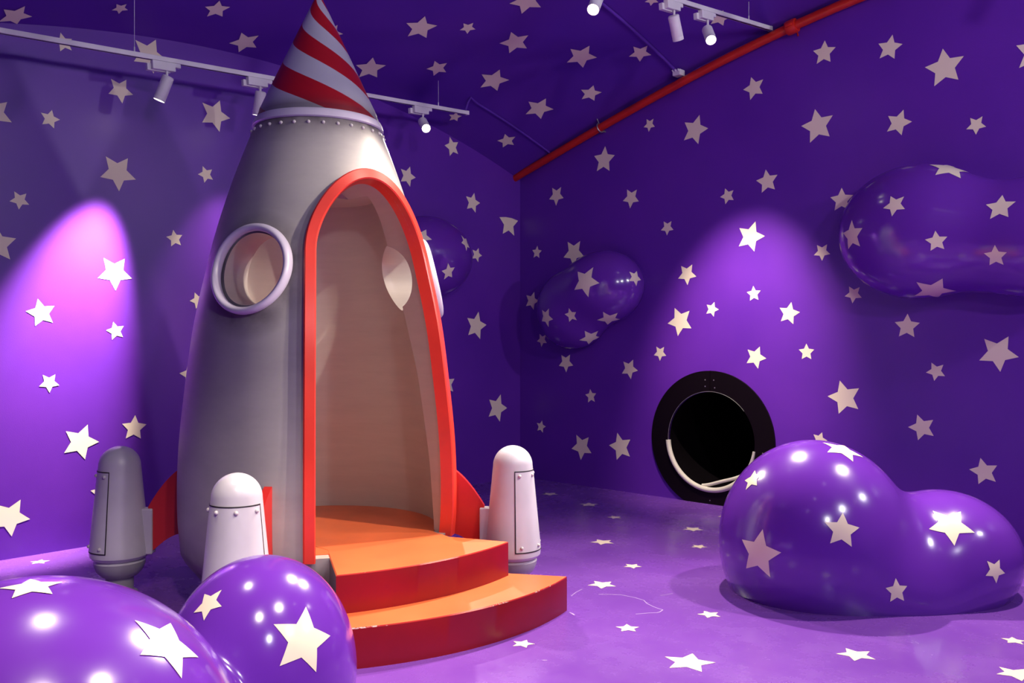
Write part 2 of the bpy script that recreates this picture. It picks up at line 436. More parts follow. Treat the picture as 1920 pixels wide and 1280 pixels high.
def make_cloud(name, blob, rows, label, ncol=200, nrow=70):
    c = blob.c; ph = np.linspace(0, 2 * math.pi, ncol, endpoint=False); el = np.linspace(0, math.pi / 2, nrow)
    D = []
    for e in el[:-1]:
        for p in ph: D.append((math.cos(e) * math.cos(p), math.cos(e) * math.sin(p), math.sin(e)))
    D.append((0, 0, 1)); D = np.array(D)
    P = blob.march(np.tile(c, (len(D), 1)), D, 2.6, 260, outward=True)
    P[:ncol, 2] = 0.0
    vs = [tuple(v) for v in blob.world(P)]; fs = []
    for i in range(nrow - 2):
        for j in range(ncol):
            a = i * ncol + j; b = i * ncol + (j + 1) % ncol; fs.append((a, b, b + ncol, a + ncol))
    top = len(vs) - 1
    for j in range(ncol): fs.append(((nrow - 2) * ncol + j, (nrow - 2) * ncol + (j + 1) % ncol, top))
    fs.append(tuple(range(ncol))[::-1])
    mi = [0] * len(fs)
    for r in rows:
        pl = blob.local(EYE); got = []
        for q in ((r[0], r[1]), (r[2], r[3]), ((r[0] + r[2]) / 2, (r[1] + r[3]) / 2)):
            d = ray(*q); d = d / np.linalg.norm(d); got.append(blob.march(pl, blob.dirl(d), 11, 5000)[0])
        p0, p2, pm = got
        if any(np.isnan(x).any() for x in got): print('star missed', name, r); continue
        def basis(p):
            n = blob.grad(p); xr = blob.dirl(np.array([1.0, 0, 0])); e1 = xr - n * np.dot(xr, n); e1 /= np.linalg.norm(e1)
            return n, e1, np.cross(n, e1)
        def proj(base, n, q):
            h = 0.25; st0 = q + n * h
            v = blob.march(st0, -n, 0.6, 300)[0]; return v
        base = pm
        for _ in range(3):
            n, e1, e2 = basis(base)
            z0 = complex(np.dot(p0 - base, e1), np.dot(p0 - base, e2)); z2 = complex(np.dot(p2 - base, e1), np.dot(p2 - base, e2))
            cc, R, th = star_params(z0, z2)
            q = proj(base, n, base + e1 * cc.real + e2 * cc.imag)
            if np.isnan(q).any(): break
            base = q
        n, e1, e2 = basis(base); z0 = complex(np.dot(p0 - base, e1), np.dot(p0 - base, e2)); th = math.atan2(z0.imag, z0.real)
        R = 0.5 * (np.linalg.norm(p0 - base) + np.linalg.norm(p2 - base))
        out = star_pts(0j, R, th, 0.5); dense = []
        for k in range(10):
            for m_ in range(6): dense.append(out[k] + (out[(k + 1) % 10] - out[k]) * m_ / 6)
        grid = [0j]
        for g in range(1, 8): grid += [z * g / 7 for z in dense]
        Q = np.array([base + e1 * z.real + e2 * z.imag + n * 0.12 for z in grid])
        H = blob.march(Q, np.tile(-n, (len(Q), 1)), 1.0, 400)
        if np.isnan(H).any():
            H2 = np.array([base + e1 * z.real + e2 * z.imag for z in grid]); bad = np.isnan(H).any(1); H[bad] = H2[bad]
        H = H + blob.grad(H) * 0.0022; H[:, 2] = np.maximum(H[:, 2], 0.002)
        i0 = len(vs); vs += [tuple(v) for v in blob.world(H)]; N = 60
        for k in range(N): fs.append((i0, i0 + 1 + (k + 1) % N, i0 + 1 + k)); mi.append(1)
        for g in range(6):
            for k in range(N):
                a = i0 + 1 + g * N + k; b = i0 + 1 + g * N + (k + 1) % N; fs.append((a, b, b + N, a + N)); mi.append(1)
    me = mesh(name, vs, fs, mi)
    o = add(name, me, [MCL, MSG], smooth=60)
    tag(o, label, 'cloud sculpture'); return o

I3 = np.eye(3)
def wall_axes(right):
    n = NR if right else NL; ex = np.array([RS[0], RS[1], 0]) if right else np.array([-LT[0], -LT[1], 0])
    return np.array([ex, [0, 0, 1.0], n])
RCL = Blob((0, 0, 0), I3, [((1.83, 5.40, 0.28), (0.565, 0.57, 0.622), 0.0), ((2.61, 5.42, 0.21), (0.44, 0.46, 0.385), 0.0), ((2.24, 5.27, 0.0), (0.46, 0.38, 0.34), 0.0)], 0.20)
RCL.c = np.array([2.15, 5.40, 0.0])
FCL = Blob((0, 0, 0), I3, [((-1.355, 2.48, 0.25), (0.60, 0.60, 0.58), 0.0), ((-0.985, 3.5, 0.20), (0.37, 0.40, 0.455), 0.0), ((-1.17, 3.03, 0.05), (0.30, 0.38, 0.38), 0.0)], 0.05)
FCL.c = np.array([-1.17, 3.03, 0.0])
RWO = (CN[0], CN[1], 0)
RWC = Blob(RWO, wall_axes(True), [((4.30, 2.34, 0.16), (0.59, 0.515, 0.42), -0.05), ((5.12, 2.24, 0.14), (0.55, 0.43, 0.36), 0.1)], 0.22)
MWC = Blob(RWO, wall_axes(True), [((1.24, 2.04, 0.12), (0.46, 0.37, 0.34), 0.1), ((0.85, 1.84, 0.10), (0.44, 0.42, 0.30), 0.2)], 0.12)
LWC = Blob(RWO, wall_axes(False), [((-1.45, 2.33, 0.12), (0.52, 0.40, 0.32), 0.0), ((-2.2, 2.15, 0.12), (0.5, 0.36, 0.3), 0.0)], 0.15)
make_cloud('star_cloud', RCL, tile(1340, 800, 3.283, [(250,268,262,362),(912,188,694,158),(677,587,890,620),(1342,518,1600,652),(170,693,410,773),(1113,930,1165,1070),(1675,825,1785,900)]),
           'glossy purple two-lobed star cloud on the floor before the black tunnel opening')
make_cloud('star_cloud', FCL, tile(0, 1060, 5.333, [(525,290,-10,235)]) + tile(0, 1020, 2.8235, [(712,405,1047,600),(1085,265,1175,330),(1450,425,1745,485),(1605,97,1700,157)]),
           'large glossy purple star cloud in the near left foreground before the rocket steps')
make_cloud('star_cloud', RWC, tile(1560, 280, 4.267, [(468,375,583,478),(160,565,225,775),(778,125,1092,185),(1362,367,1410,542),(825,650,897,797),(1213,830,1397,823),(675,1060,990,1130)]),
           'purple star cloud bulging from the wall at the upper right edge', 160, 50)
make_cloud('star_cloud', MWC, tile(980, 440, 5.333, [(552,370,767,483),(1065,370,1180,452),(195,750,305,845),(463,732,543,853),(805,770,972,842),(622,960,765,1020)]),
           'small purple star cloud on the wall to the upper left of the tunnel opening', 140, 44)
make_cloud('star_cloud', LWC, tile(740, 240, 4, [(150,765,278,837),(400,1013,430,1118),(497,803,560,900)]),
           'dark purple star cloud on the wall just behind the right side of the rocket', 140, 44)

# ------------------------------------------------------------------ rocket
O = Vector((-1.17, 5.4, 0))
PR = [(.14, .68), (.30, .785), (.45, .80), (.857, .7975), (1.316, .752), (1.60, .713), (1.87, .657), (2.13, .594), (2.40, .512), (2.60, .441), (2.77, .375)]
PZ = [p[0] for p in PR]; PRR = [p[1] for p in PR]
def spline(x, X, Y):
    i = max(0, min(len(X) - 2, int(np.searchsorted(X, x)) - 1)); h = X[i + 1] - X[i]; u = (x - X[i]) / h
    def mm(j):
        if j <= 0: return (Y[1] - Y[0]) / (X[1] - X[0])
        if j >= len(X) - 1: return (Y[-1] - Y[-2]) / (X[-1] - X[-2])
        return 0.5 * ((Y[j + 1] - Y[j]) / (X[j + 1] - X[j]) + (Y[j] - Y[j - 1]) / (X[j] - X[j - 1]))
    return (2*u**3-3*u**2+1)*Y[i] + (u**3-2*u**2+u)*h*mm(i) + (-2*u**3+3*u**2)*Y[i+1] + (u**3-u**2)*h*mm(i+1)
def rad(z): return float(spline(min(max(z, .14), 2.77), PZ, PRR)) if z > 0.45 else float(np.interp(z, PZ, PRR))
def dirv(az): a = math.radians(az); return Vector((math.sin(a), -math.cos(a), 0))

rocket = empty('rocket_playhouse', O, 'tall silver walk-in toy rocket with a red spiral nose, arched doorway and orange steps', 'rocket')
PH = [(0.60, .14), (.68, .14), (.765, .25), (.785, .29)] + [(rad(z), z) for z in np.linspace(.32, 2.77, 70)]
bm = bmesh.new(); lathe(bm, [(0, .14)] + PH + [(0, 2.77)], 192)
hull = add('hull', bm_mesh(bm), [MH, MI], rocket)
def cutter(bm, name):
    for f in bm.faces: f.material_index = 0
    return add(name, bm_mesh(bm), MI, rocket)
RIN = [(.38, .71), (.8, .675), (1.3, .60), (1.9, .46), (2.36, .34)]
cuts = []
bm = bmesh.new(); lathe(bm, [(0, .34)] + [(float(np.interp(z, [q[0] for q in RIN], [q[1] for q in RIN])), z) for z in [.34] + list(np.linspace(.372, 2.36, 30))] + [(0, 2.36)], 160)
cuts.append(cutter(bm, 'cut_inner'))
n_ = dirv(DOOR_AZ); t_ = dirv(DOOR_AZ + 90)
HALF = math.radians(34.0); ZARC, ZTOP, ZBOT = 1.98, 2.405, 0.374
def door_outline(grow=0.0, nb=26, na=40):
    L = []
    def u(z): return rad(z) * math.sin(HALF) + grow
    for i in range(nb): z = ZBOT + (ZARC - ZBOT) * i / nb; L.append((-u(z), z))
    for i in range(na + 1):
        a = math.pi * i / na; z = ZARC + (ZTOP + grow - ZARC) * math.sin(a); L.append((-u(z) * math.cos(a), z))
    for i in range(nb): z = ZARC + (ZBOT - ZARC) * (i + 1) / nb; L.append((u(z), z))
    return L
bm = bmesh.new(); OL = door_outline()
A = [bm.verts.new(t_ * u + n_ * 0.12 + Vector((0, 0, z))) for u, z in OL]
B = [bm.verts.new(t_ * u + n_ * 1.3 + Vector((0, 0, z))) for u, z in OL]
bm.faces.new(A); bm.faces.new(B[::-1])
for i in range(len(A)): j = (i + 1) % len(A); bm.faces.new((A[i], B[i], B[j], A[j]))
cuts.append(cutter(bm, 'cut_door'))
for az in PORT_AZ:
    bm = bmesh.new(); lathe(bm, [(0, 0.3), (.198, 0.3), (.198, 1.1), (0, 1.1)], 72, M4=Matrix.Translation((0, 0, PORT_Z)) @ frame_from(dirv(az)))
    cuts.append(cutter(bm, 'cut_port'))
for c in cuts:
    md = hull.modifiers.new('b', 'BOOLEAN'); md.object = c; md.operation = 'DIFFERENCE'; md.solver = 'EXACT'; md.material_mode = 'TRANSFER'
bpy.context.view_layer.update()
dg = bpy.context.evaluated_depsgraph_get()
nm = bpy.data.meshes.new_from_object(hull.evaluated_get(dg), preserve_all_data_layers=True, depsgraph=dg)
hull.modifiers.clear(); hull.data = nm
for c in cuts: bpy.data.objects.remove(c)
nm.polygons.foreach_set('use_smooth', [True] * len(nm.polygons)); nm.set_sharp_from_angle(angle=math.radians(28))
hull['label'] = 'silver airbrushed hull shell'

# nose cone, collar and rivets
bm = bmesh.new(); prof = [(.366, 2.815), (.364, 2.825), (.350, 2.86)] + [(.350 * (1 - q) ** 0.985 + 0.004, 2.86 + .75 * q) for q in np.linspace(.02, .985, 44)] + [(0, 3.612)]
lathe(bm, [(0, 2.815)] + prof, 128); o = add('nose_cone', bm_mesh(bm), MCN, rocket, 50); o['label'] = 'red and silver striped nose cone'
bm = bmesh.new(); lathe(bm, [(.30, 2.768), (.382, 2.768), (.389, 2.776), (.382, 2.800), (.374, 2.818), (.366, 2.823), (.30, 2.823)], 128)
o = add('collar', bm_mesh(bm), MLAV, rocket, 50); o['label'] = 'pale lavender ring below the nose'
bm = bmesh.new(); bmesh.ops.create_uvsphere(bm, u_segments=16, v_segments=8, radius=.0105); rv = bm_mesh(bm)
rv.materials.append(MRIV); rv.polygons.foreach_set('use_smooth', [True] * len(rv.polygons))
def rivet(parent, p):
    o = bpy.data.objects.new('rivet', rv); COL.objects.link(o); o.parent = parent; o.location = p; return o
for k in range(30): rivet(rocket, dirv(12 * k + 4) * (rad(2.735) + .002) + Vector((0, 0, 2.735)))
# porthole rims
for az in PORT_AZ:
    bm = bmesh.new(); rr = .228; n1 = 96; n2 = 14; a0 = math.radians(az); ring = []
    for i in range(n1):
        p = 2 * math.pi * i / n1; uu = rr * math.cos(p); z = PORT_Z + rr * math.sin(p); R = rad(z)
        wv = math.sqrt(R * R - uu * uu); flat = math.sqrt(rad(PORT_Z) ** 2 - 0.02) + (PORT_Z - z) * 0.24
        wv = 0.45 * wv + 0.55 * flat + 0.026
        c = dirv(az) * wv + dirv(az + 90) * uu + Vector((0, 0, z)); rd = (dirv(az + 90) * math.cos(p) + Vector((0, 0, 1)) * math.sin(p))
        ring.append([bm.verts.new(c + rd * .021 * math.cos(2 * math.pi * k / n2) + dirv(az) * (.034 * math.sin(2 * math.pi * k / n2))) for k in range(n2)])
    for i in range(n1):
        for k in range(n2):
            bm.faces.new((ring[i][k], ring[(i + 1) % n1][k], ring[(i + 1) % n1][(k + 1) % n2], ring[i][(k + 1) % n2]))
    o = add('porthole_rim', bm_mesh(bm), MLAV, rocket, 60); o['label'] = 'pale lavender round porthole rim'
# door frame swept round the opening
bm = bmesh.new(); sec = [(0.0, -.04), (0.0, .032), (.006, .039), (.056, .040), (.063, .033), (.063, -.04)]; rings = []
OLf = door_outline(); OLf = [(OLf[0][0], .36)] + OLf + [(OLf[-1][0], .36)]
def dpt(u, z): R = rad(z); return n_ * math.sqrt(max(R * R - u * u, 1e-4)) + t_ * u + Vector((0, 0, z))
for i, (u, z) in enumerate(OLf):
    p = dpt(u, z); a = OLf[max(i - 1, 0)]; b = OLf[min(i + 1, len(OLf) - 1)]; T = (dpt(*b) - dpt(*a)).normalized()
    slope = (rad(z + .02) - rad(z - .02)) / .04 if z > .5 else 0
    N = Vector((p.x, p.y, 0)).normalized(); N = (N + n_ * 0.12 + Vector((0, 0, -slope))).normalized(); N = (N - T * N.dot(T)).normalized()
    Bd = T.cross(N)
    outd = t_ * u + Vector((0, 0, max(z - ZARC, 0)))
    if Bd.dot(outd) < 0: Bd = -Bd
    rings.append([bm.verts.new(p + Bd * s_[0] + N * s_[1]) for s_ in sec])
for A_, B_ in zip(rings, rings[1:]):
    for k in range(len(sec)): l = (k + 1) % len(sec); bm.faces.new((A_[k], A_[l], B_[l], B_[k]))
bm.faces.new(rings[0]); bm.faces.new(rings[-1][::-1])
o = add('door_frame', bm_mesh(bm), MFR, rocket, 35); o['label'] = 'red frame around the arched doorway'
# orange floor inside
bm = bmesh.new(); lathe(bm, [(0, .30), (.715, .30), (.715, .3785), (0, .3785)], 96); add('cabin_floor', bm_mesh(bm), MOR, rocket, 40)['label'] = 'orange floor inside the cabin'

def circ3(a, b, c):
    ax, ay, bx, by, cx, cy = *a, *b, *c
    d = 2 * (ax * (by - cy) + bx * (cy - ay) + cx * (ay - by))
    ux = ((ax*ax+ay*ay)*(by-cy)+(bx*bx+by*by)*(cy-ay)+(cx*cx+cy*cy)*(ay-by))/d
    uy = ((ax*ax+ay*ay)*(cx-bx)+(bx*bx+by*by)*(ax-cx)+(cx*cx+cy*cy)*(bx-ax))/d
    return ux, uy, math.hypot(ax-ux, ay-uy)
def arc(a, b, c, n=40):
    ux, uy, r = circ3(a, b, c); a0 = math.atan2(a[1]-uy, a[0]-ux); a1 = math.atan2(c[1]-uy, c[0]-ux)
    if a1 - a0 > math.pi: a1 -= 2*math.pi
    if a1 - a0 < -math.pi: a1 += 2*math.pi
    return [(ux + r*math.cos(a0+(a1-a0)*i/n), uy + r*math.sin(a0+(a1-a0)*i/n)) for i in range(n+1)]
def step(name, front, i0, i1, z0, z1, label):
    """front: arc from the left end to the right end; i0/i1: inner ends of the side edges"""
    pts = front + i1 + i0; bm = bmesh.new(); e = 0.006
    lo = [bm.verts.new((x - O.x, y - O.y, z0)) for x, y in pts]; hi = [bm.verts.new((x - O.x, y - O.y, z1 - e)) for x, y in pts]
    cx = sum(p[0] for p in pts) / len(pts); cy = sum(p[1] for p in pts) / len(pts)
    tp = []
    for x, y in pts:
        d = math.hypot(x - cx, y - cy); tp.append(bm.verts.new((x - (x-cx)/d*e - O.x, y - (y-cy)/d*e - O.y, z1)))
    n = len(pts); F_ = []
    for i in range(n):
        j = (i + 1) % n; f = bm.faces.new((lo[i], lo[j], hi[j], hi[i])); g = bm.faces.new((hi[i], hi[j], tp[j], tp[i]))
        side = i >= len(front) - 1
        f.material_index = 2 if i >= n - len(i0) else 1; g.material_index = 3 if not side else 0
    bm.faces.new(tp).material_index = 0; bm.faces.new(lo[::-1]).material_index = 1
    o = add(name, bm_mesh(bm), [MOR, MRED, MSIDE, MEDGE], rocket, 30); o['label'] = label; return o
def fp(px, py, z): p = on_floor(px, py, z); return (float(p[0]), float(p[1]))
LA = arc(fp(660, 1177, .19), fp(861, 1148.5, .19), fp(1063, 1080, .19))
ux, uy, r_ = circ3(fp(660, 1177, .19), fp(861, 1148.5, .19), fp(1063, 1080, .19))
a_ = math.atan2(LA[0][1]-uy, LA[0][0]-ux); LA = [(ux + r_*math.cos(a_ - q), uy + r_*math.sin(a_ - q)) for q in (0.10, 0.08, 0.06, 0.04, 0.02)] + LA
step('step', LA, [(-1.00, 4.75)], [(-.36, 5.12)], 0.0, .19, 'lower step with orange tread and deep red riser')
UA = arc(fp(630, 1078, .38), fp(800, 1055, .38), fp(953, 1015, .38))
step('step', UA, [(-1.22, 5.02), (-.995, 4.80)], [(-.362, 5.128), (-.56, 5.40)], 0.19, .38, 'upper step with orange tread and deep red riser')

# boosters with fins
PB = [(0, 0), (.10, 0), (.10, .015), (.078, .03), (.078, .105), (.10, .115), (.128, .145), (.142, .18), (.144, .20), (.130, .212), (.150, .222), (.164, .238), (.1665, .262)]
PB += [(.1665 + (.118 - .1665) * q, .262 + .50 * q) for q in np.linspace(.05, 1, 20)]
PB += [(.118 * math.cos(a), .762 + .118 * math.sin(a)) for a in np.linspace(.12, math.pi / 2 - .03, 14)] + [(0, .88)]
def prad(z): return float(np.interp(z, [.262, .762], [.1665, .118])) if z <= .762 else .118 * math.sqrt(max(0, 1 - ((z - .762) / .118) ** 2))
def shell(bm, a0, a1, z0, z1, off, na=24, nz=10, mat=0):
    g = []
    for i in range(nz + 1):
        z = z0 + (z1 - z0) * i / nz; r = prad(z) + off
        g.append([bm.verts.new(dirv(a0 + (a1 - a0) * j / na) * r + Vector((0, 0, z))) for j in range(na + 1)])
    for i in range(nz):
        for j in range(na): bm.faces.new((g[i][j], g[i][j+1], g[i+1][j+1], g[i+1][j])).material_index = mat
BOOST = [(-2.33, 5.30), (-1.300, 4.215), (0.005, 5.33), (-1.05, 6.55)]
for (bx, by) in BOOST:
    rel = Vector((bx, by, 0)) - O; az = math.degrees(math.atan2(rel.x, -rel.y)); R = rel.length
    bm = bmesh.new(); lathe(bm, PB[8:], 72); b = add('booster', bm_mesh(bm), MPOD, rocket, 35); b.location = rel
    b['label'] = 'rounded pale grey booster pod'
    bm = bmesh.new(); lathe(bm, PB[:9] + [(0, .2)], 56); add('nozzle', bm_mesh(bm), MBOWL, b, 40)
    A0, A1 = az - 80, az + 80
    bm = bmesh.new(); shell(bm, A0, A1, .275, .735, .0022); add('access_panel', bm_mesh(bm, recalc=False), MPOD, b, 40)
    bm = bmesh.new(); wd = 2.4
    shell(bm, A0 - wd, A0, .272, .738, .0032, 2); shell(bm, A1, A1 + wd, .272, .738, .0032, 2)
    shell(bm, A0 - wd, A1 + wd, .269, .275, .0034, 24, 1); shell(bm, A0 - wd, A1 + wd, .735, .741, .0034, 24, 1)
    add('panel_seam', bm_mesh(bm, recalc=False), MDK, b, 60)['label'] = 'black painted seam around the panel'
    for aa in (az - 68, az - 22, az + 22, az + 68):
        for zz in (.300, .712): rivet(b, dirv(aa) * (prad(zz) + .004) + Vector((0, 0, zz)))
    bm = bmesh.new(); d = -rel.normalized(); sd = Vector((-d.y, d.x, 0))
    MM = Matrix((sd, d, Vector((0, 0, 1)))).transposed().to_4x4()
    box(bm, (0, .155, .375), (.075, .085, .27), MM, bevel=.008); add('fin_bracket', bm_mesh(bm), MPOD, b)
    # fin in the radial plane
    up = [(.74, .77)]
    for q in np.linspace(0, 1, 14): up.append((.785 + (R - .17 - .785) * q, .76 - .24 * (0.45 * q + .55 * q * q)))
    lowr = [(R - .17, .235)]
    for q in np.linspace(0, 1, 14): lowr.append((R - .17 + (.785 - R + .17) * q, .235 + .125 * math.sin(q * math.pi / 2)))
    lowr.append((.74, .36)); poly = up + lowr; u_ = rel.normalized(); s2 = Vector((-u_.y, u_.x, 0)) * .021
    bm = bmesh.new(); A = [bm.verts.new(u_ * r + Vector((0, 0, z)) + s2) for r, z in poly]; B = [bm.verts.new(u_ * r + Vector((0, 0, z)) - s2) for r, z in poly]
    bm.faces.new(A); bm.faces.new(B[::-1])
    for i in range(len(A)): j = (i + 1) % len(A); bm.faces.new((A[i], B[i], B[j], A[j]))
    o = add('fin', bm_mesh(bm), MFIN, rocket); o['label'] = 'curved red fin joining a booster to the hull'
# low plinth the hull stands on
bm = bmesh.new(); lathe(bm, [(0, 0), (.58, 0), (.58, .15), (0, .15)], 72); add('plinth', bm_mesh(bm), MSIDE, rocket, 40)['label'] = 'dark base under the hull'

# ------------------------------------------------------------------ crawl tunnel in the right wall
tun = empty('crawl_tunnel', room(HOLE[0], 0, 0), 'round black crawl tunnel opening with a foam edge in the starry wall', 'tunnel')
W4 = Matrix((Vector((RS[0], RS[1], 0)), Vector((0, 0, 1)), Vector(NR))).transposed().to_4x4()     # x along wall, y up, z out
bm = bmesh.new()
def rim(bm, a0, a1, r0, r1, z0, z1, n=64):
    g = []
    for i in range(n + 1):
        a = math.radians(a0 + (a1 - a0) * i / n); q = []
        for (r, z) in ((r0, z0), (r0, z1), (r1, z1), (r1, z0)):
            x, y = r * math.cos(a), r * math.sin(a); y = max(y, -HOLE[1] + .003); q.append(bm.verts.new((x, y, z)))
        g.append(q)
    for A, B in zip(g, g[1:]):
        for k in range(4): bm.faces.new((A[k], A[(k+1) % 4], B[(k+1) % 4], B[k]))
    bm.faces.new(g[0]); bm.faces.new(g[-1][::-1])
for a0, a1 in ((-90, 89.75), (90.25, 270)):
    bm = bmesh.new(); rim(bm, a0, a1, .452, .645, 0.001, .018)
    o = add('rim_panel', bm_mesh(bm), MBLK, tun); o.matrix_local = Matrix.Translation((0, 0, HOLE[1])) @ W4
bm = bmesh.new(); lathe(bm, [(.452, .012), (.452, -1.9), (0, -1.9)], 80)
for v in bm.verts: v.co = Vector((v.co.x, v.co.y, v.co.z))
me = bm_mesh(bm, recalc=False); o = add('tube', me, MTUBE, tun, 40); o.matrix_local = Matrix.Translation((0, 0, HOLE[1])) @ W4
bm = bmesh.new()
pts = [Vector((.452 * math.cos(math.radians(a)), .452 * math.sin(math.radians(a)), .022)) for a in np.linspace(183, 352, 60)]
tube(bm, pts, [.024 if i < 44 else .024 - .0008 * (i - 44) for i in range(60)], 10)
pts = [Vector(((.432 - .05 * math.sin(max(0, q) * math.pi)) * math.cos(math.radians(a)), (.432 - .05 * math.sin(q * math.pi)) * math.sin(math.radians(a)), .004)) for a, q in zip(np.linspace(258, 318, 24), np.linspace(0, 1, 24))]
tube(bm, pts, .016, 8)
o = add('foam_edge', bm_mesh(bm), MFOAM, tun, 60); o.matrix_local = Matrix.Translation((0, 0, HOLE[1])) @ W4; o['label'] = 'off-white foam strip along the lower rim'
bm = bmesh.new(); tube(bm, [Vector((.4535 * math.cos(math.radians(a)), .4535 * math.sin(math.radians(a)), .0195)) for a in np.linspace(40, 196, 60)], .0022, 6)
o = add('inner_bead', bm_mesh(bm), MZINC, tun); o.matrix_local = Matrix.Translation((0, 0, HOLE[1])) @ W4
for x, y in ((-.05, .56), (-.05, .50), (.04, .56), (.05, .49), (.53, -.07), (0.0, -.55)):
    bm = bmesh.new(); lathe(bm, [(0, .0205), (.006, .0205), (.006, .017)], 10, M4=Matrix.Translation((x, y, 0)))
    o = add('screw', bm_mesh(bm), MZINC, tun); o.matrix_local = Matrix.Translation((0, 0, HOLE[1])) @ W4

# ------------------------------------------------------------------ sprinkler pipe, conduits, junction box
pipe = empty('sprinkler_pipe', room(0, 0, 3.3), 'red painted sprinkler pipe curving along the top of the right wall', 'pipe')
def loc(parent, p): return Vector(p) - parent.location
PT = []
for px, py in ((954, 341), (985, 321), (1085, 264), (1180, 209), (1280, 149.5), (1380, 102), (1480, 54), (1605, -3)):
    d = ray(px, py); P0 = np.array([CN[0], CN[1], 0]) + NR * .075; PT.append(Vector(on_plane(px, py, P0, NR)))
S_ = [st(p)[0] for p in PT]; Zp = np.polyfit(S_, [p.z for p in PT], 3)
PP = []
for s in np.linspace(S_[0], 9.5, 60): PP.append(Vector(tuple(room(s, 0.075, float(np.polyval(Zp, s)) if s < S_[-1] else float(np.polyval(Zp, S_[-1])) + (cz(s, 0) - cz(S_[-1], 0))))))
bm = bmesh.new(); tube(bm, [p - pipe.location for p in PP], .040, 20); add('pipe_run', bm_mesh(bm), MPIPE, pipe, 50)
def pipe_at(px):
    k = (px - 960) / F; best = min(PP, key=lambda p: abs(p.x / p.y - k)); i = PP.index(best); j = i + 1 if best.x / best.y < k else i - 1
    a, b = PP[min(i, j)], PP[max(i, j)]; ka, kb = a.x / a.y, b.x / b.y; q = (k - ka) / (kb - ka); return a.lerp(b, q), (b - a).normalized()
for px in (1125, 1485):
    p, d = pipe_at(px); bm = bmesh.new()
    pts = [Vector((math.cos(a) * .046, math.sin(a) * .046, 0)) for a in np.linspace(0, 2 * math.pi, 25)]
    if px == 1125: tube(bm, pts, .007, 8); tube(bm, [Vector((.046, 0, 0)), Vector((.13, .02, 0))], .006, 8); tube(bm, [Vector((-.03, -.05, 0)), Vector((-.03, -.075, 0))], .01, 8)
    m4 = frame_from(d, (0, 0, 1))
    if px == 1485:
        lathe(bm, [(.040, -.045), (.058, -.045), (.062, -.03), (.062, .03), (.058, .045), (.040, .045)], 28)
        for q in (-1, 1): box(bm, (0, q * .068, 0), (.028, .022, .06), bevel=.004)
        tube(bm, [Vector((-.07, -.068, .01)), Vector((.06, -.068, .01))], .007, 8)
    o = add('pipe_clamp' if px == 1125 else 'pipe_coupling', bm_mesh(bm), MZINC if px == 1125 else MPIPE, pipe, 50)
    o.matrix_local = Matrix.Translation(p - pipe.location) @ m4

def surf_line(px0, px1, n, r, name, label, extra=(), ends=None):
    P0, P1 = on_ceiling(*px0), on_ceiling(*px1); (s0, t0), (s1, t1) = st(P0), st(P1); s0 = s1 = (s0 + s1) / 2
    pts = []
    for i in range(n + 1):
        q = i / n; s, t = s0 + (s1 - s0) * q, t0 + (t1 - t0) * q; t = max(t, .02); pts.append(room(s, t, cz(s, t) - r - .001))
    bm = bmesh.new(); tube(bm, list(extra) + pts, r, 10); o = add(name, bm_mesh(bm), MCOND, None, 60); tag(o, label, 'conduit'); return o

# ------------------------------------------------------------------ lighting tracks
# every rail runs parallel to the left wall, in the vertical plane s = constant
class Rail:
    def __init__(r, s, pa, pb=None, flat=None):
        r.s = s; P0 = np.array([*(CN + RS * s), 0.0])
        A = on_plane(*pa, P0, NL); r.ta, r.za = st(A)[1], A[2]
        if pb: B = on_plane(*pb, P0, NL); r.tb, r.zb = st(B)[1], B[2]
        else: r.tb, r.zb = r.ta + 1, r.za
    def z(r, t): return r.za + (r.zb - r.za) * (t - r.ta) / (r.tb - r.ta)
    def p(r, t): return room(r.s, t, r.z(t))
    def t(r, px):
        k = (px - 960) / F; c = CN + RS * r.s
        return float((k * c[1] - c[0]) / (LT[0] - k * LT[1]))
R1 = Rail(0.515, (877, 212), (0, 57.5))
R2 = Rail(st(on_right(1450, 54))[0], (1445, 54), (1282, 5))
R3 = Rail(5.6, (1445, 54), None); R3.za = R3.zb = 4.15; R3.ta, R3.tb = 0.5, 8.0
R4 = Rail(8.3, (1445, 54), None); R4.za = R4.zb = 3.95; R4.ta, R4.tb = 0.5, 8.0  # unseen rail added behind the camera to carry the ambient floods
TDV = Vector((-LT[0], -LT[1], 0))
def rail_frame(r):
    d = (r.p(r.ta) - r.p(r.ta + 1)).normalized(); y = Vector(NL) * -1.0; return Matrix((d, y, d.cross(y))).transposed().to_4x4()
def make_track(r, t0, t1, wires, label, group=None):
    a, b = r.p(t0), r.p(t1); mid = (a + b) / 2; L = (a - b).length
    t = empty('lighting_track', mid, label, 'lighting track', group); m4 = rail_frame(r)
    bm = bmesh.new(); box(bm, (0, 0, 0), (L, .036, .034), bevel=.003); add('rail', bm_mesh(bm), MWH, t).matrix_local = m4
    bm = bmesh.new(); box(bm, (0, 0, -.0168), (L - .05, .014, .003)); add('rail_slot', bm_mesh(bm), MDK, t).matrix_local = m4
    bm = bmesh.new(); box(bm, (L / 2 - .012, 0, .0), (.03, .039, .037), bevel=.002); add('end_cap', bm_mesh(bm), MWH, t).matrix_local = m4
    for tw in wires:
        p = r.p(tw); zc = cz(r.s, tw)
        bm = bmesh.new(); tube(bm, [p + Vector((0, 0, h)) - mid for h in (.016, .05, .055, zc - p.z - .012)], [.006, .005, .0018, .0018], 8)
        add('suspension_wire', bm_mesh(bm), MWH, t)
    return t
make_track(R1, R1.ta, 7.4, (R1.t(822), R1.t(252), 6.6), 'long white lighting track hung on wires, passing behind the rocket nose')
make_track(R2, R2.ta, 8.2, (R2.t(1404), 3.2, 5.8), 'white lighting track whose end meets the red pipe at top right')
GT = 'lighting tracks above the frame'
